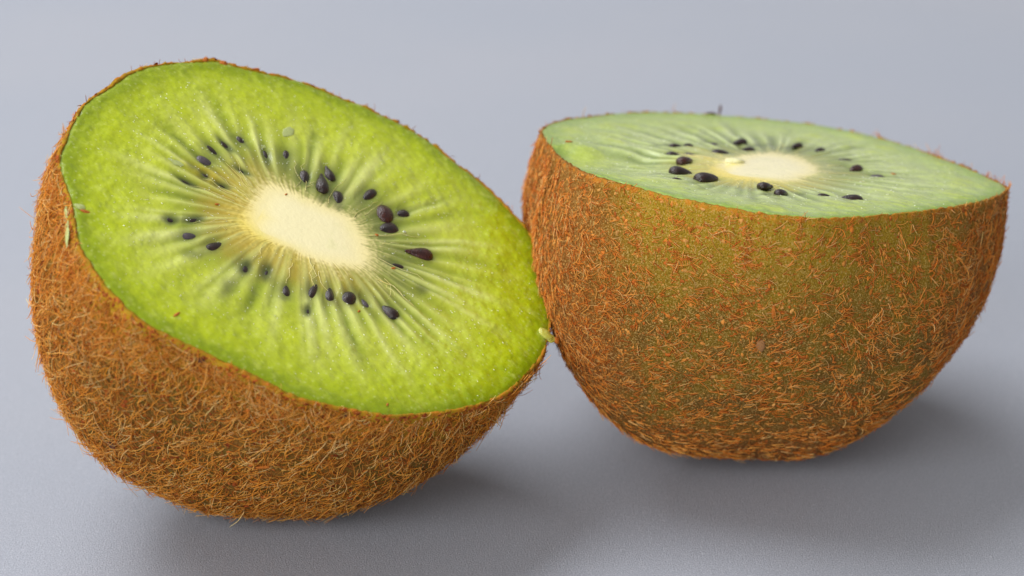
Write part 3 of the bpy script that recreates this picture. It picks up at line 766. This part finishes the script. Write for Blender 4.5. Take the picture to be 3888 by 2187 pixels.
def lump_mesh(seed, nz=14, na=18, rough=.22, sharp=1.0):
    rng = np.random.default_rng(seed)
    u = np.linspace(.02, math.pi-.02, nz)[:, None]; a = np.linspace(0, 2*math.pi, na, endpoint=False)[None, :]
    X = np.stack(np.broadcast_arrays(np.sin(u)*np.cos(a), np.sin(u)*np.sin(a), np.cos(u)), -1)
    n = vnoise(X[..., 0]*1.7+seed, X[..., 1]*1.7, X[..., 2]*1.7, seed=seed)+.5*vnoise(X[..., 0]*4, X[..., 1]*4+seed, X[..., 2]*4, seed=seed+1)
    X = X*(1+rough*n)[..., None]
    V_ = np.r_[X.reshape(-1, 3), [X[0].mean(0)], [X[-1].mean(0)]]
    j = np.arange(na); j2 = (j+1) % na; l = (nz-1)*na
    return V_, [grid_quads(nz, na), np.stack([j2, j, np.full(na, nz*na)], -1), np.stack([l+j, l+j2, np.full(na, nz*na+1)], -1)]

def lump_on_face(K, name, mat, px, py, sx, sy, sz, ang, seed, dz=.3, label=None):
    """small solid lying on the cut face at a photo pixel; sizes in mm"""
    H = K['H']; p = H.img2face([px], [py])[0]; zf = K['surf_z'](p)
    V_, F = lump_mesh(seed)
    M_ = K['FM'] @ Matrix.Translation((p[0], p[1], zf+sz*.001*dz)) @ Matrix.Rotation(ang, 4, 'Z') @ Matrix.Diagonal((sx*.001, sy*.001, sz*.001, 1))
    o = make_obj(name, V_, F, mat, K['flesh'], matrix=M_)
    if label: o['label'] = label
    return o

def lump_on_skin(K, name, mat, px, py, sx, sy, sz, ang, seed, dz=.3, label=None):
    H = K['H']; ph, t = H.img2body(px, py)
    i = int(np.abs(K['phr']-ph).argmin()); j = int(np.abs(K['ts']-t).argmin())
    p = K['O'][i, j]; n = K['nrm'][i, j]
    tp = K['O'][min(i+1, len(K['phr'])-1), j]-p; tp -= n*(tp@n); tp /= np.linalg.norm(tp); tq = np.cross(n, tp)
    Rm = np.eye(4); Rm[:3, 0] = tp; Rm[:3, 1] = tq; Rm[:3, 2] = n; Rm[:3, 3] = p+n*sz*.001*dz
    V_, F = lump_mesh(seed)
    M_ = K['FM'] @ Matrix(Rm.tolist()) @ Matrix.Rotation(ang, 4, 'Z') @ Matrix.Diagonal((sx*.001, sy*.001, sz*.001, 1))
    o = make_obj(name, V_, F, mat, K['skin'], matrix=M_)
    if label: o['label'] = label
    return o

KL = build_half('L', 'tilted kiwi half with bright lime cut face, dense tan fuzz, leaning on the other')
KR = build_half('R', 'upright kiwi half with level pale green cut face and olive orange-speckled skin')

# ------------------------------------------------------------------ odd bits on the left half
lump_on_face(KL, 'pulp_shred', M_SHRED, 2070, 1270, .7, .85, .28, .5, 5, .3, 'pale translucent shred of pulp hanging on the rim')
lump_on_face(KL, 'pulp_shred', M_SHRED, 2094, 1283, .6, .55, .26, .2, 6, .2)
lump_on_face(KL, 'skin_shred', M_CRUMB, 2112, 1290, .34, .42, .28, .2, 7, .1, 'orange skin tip of the hanging shred')
for q, (px, py, a, b, an) in enumerate([(669, 1196, .55, .14, .5), (1494, 1018, .26, .13, .1), (323, 803, .5, .2, -.3), (825, 774, .26, .1, 0), (1363, 1181, .22, .10, .6), (1085, 740, .2, .08, .4), (1470, 1538, .25, .1, .9), (1430, 892, .22, .16, 0)]):
    lump_on_face(KL, 'skin_crumb', M_CRUMB, px, py, a, b, .08, an, 20+q, .4)
lump_on_face(KL, 'pulp_shred', M_PEEL, 1095, 500, 1.0, .5, .06, .6, 9, .2)
lump_on_face(KL, 'pulp_shred', M_PEEL, 1000, 552, .6, .26, .06, .2, 10, .2)
lump_on_face(KL, 'pulp_shred', M_PEEL, 668, 612, 1.1, .5, .05, -.3, 11, .1)
lump_on_face(KL, 'pulp_shred', M_PEEL, 303, 785, .6, .4, .08, -.3, 12, .2)
for q, (px, py, r) in enumerate([(1535, 882, .22), (1224, 702, .2), (1608, 1006, .12), (470, 860, .12), (712, 832, .1)]):
    lump_on_face(KL, 'juice_drop', M_JUICE, px, py, r, r*.8, r*.45, .3*q, 40+q, .3)
lump_on_face(KL, 'rim_crumb', M_CRUMB, 782, 224, .36, .28, .3, .2, 31, .1)
lump_on_face(KL, 'rim_crumb', M_CRUMB, 850, 238, .5, .3, .25, -.2, 32, .1)
for q, (px, py, a, b) in enumerate([(240, 800, 2.6, .30), (272, 866, 1.9, .36), (218, 730, 1.5, .22)]):
    lump_on_skin(KL, 'peeled_patch', M_PEEL, px, py, b, a, .10, -.1, 50+q, .1, 'strip where the peel is torn off, showing pale green')
lump_on_skin(KL, 'scab', M_DARK, 768, 1362, .36, .42, .12, .2, 55, .3, 'dark brown scab just under the rim')
lump_on_skin(KL, 'scab', M_DARK, 1322, 1570, .5, .2, .1, .2, 56, .3)
lump_on_skin(KL, 'scab', M_DARK, 425, 1705, .8, .4, .15, .4, 57, .3)
lump_on_skin(KL, 'bristle', M_CRUMB, 1000, 1780, .22, .85, .12, .7, 58, 2.0)
# ------------------------------------------------------------------ odd bits on the right half
lump_on_face(KR, 'pulp_shred', M_CREAM, 2790, 618, 1.2, .8, .38, .2, 60, .3, 'pale glossy shred of pulp on the core')
lump_on_face(KR, 'skin_crumb', M_CRUMB, 2160, 540, .45, .2, .1, 0, 61, .5)
lump_on_face(KR, 'skin_crumb', M_CRUMB, 3392, 660, .3, .25, .06, 0, 62, .5)
lump_on_skin(KR, 'pulp_shred', M_PULP, 2276, 693, .32, .36, .3, 0, 63, .5)
lump_on_skin(KR, 'scab', M_TAN, 2885, 1322, .75, .45, .22, .3, 64, .3, 'tan corky scab with split edge on the front of the skin')
lump_on_skin(KR, 'scab', M_CRUMB, 2935, 1200, .75, .22, .16, .1, 65, .3)
lump_on_face(KR, 'rim_twig', M_DARK, 2700, 434, .75, .16, .16, 0, 66, .8, 'dark dry twig-like bit standing on the far rim')
lump_on_face(KR, 'rim_twig', M_DARK, 2733, 428, .14, .14, .62, 0, 67, .8)
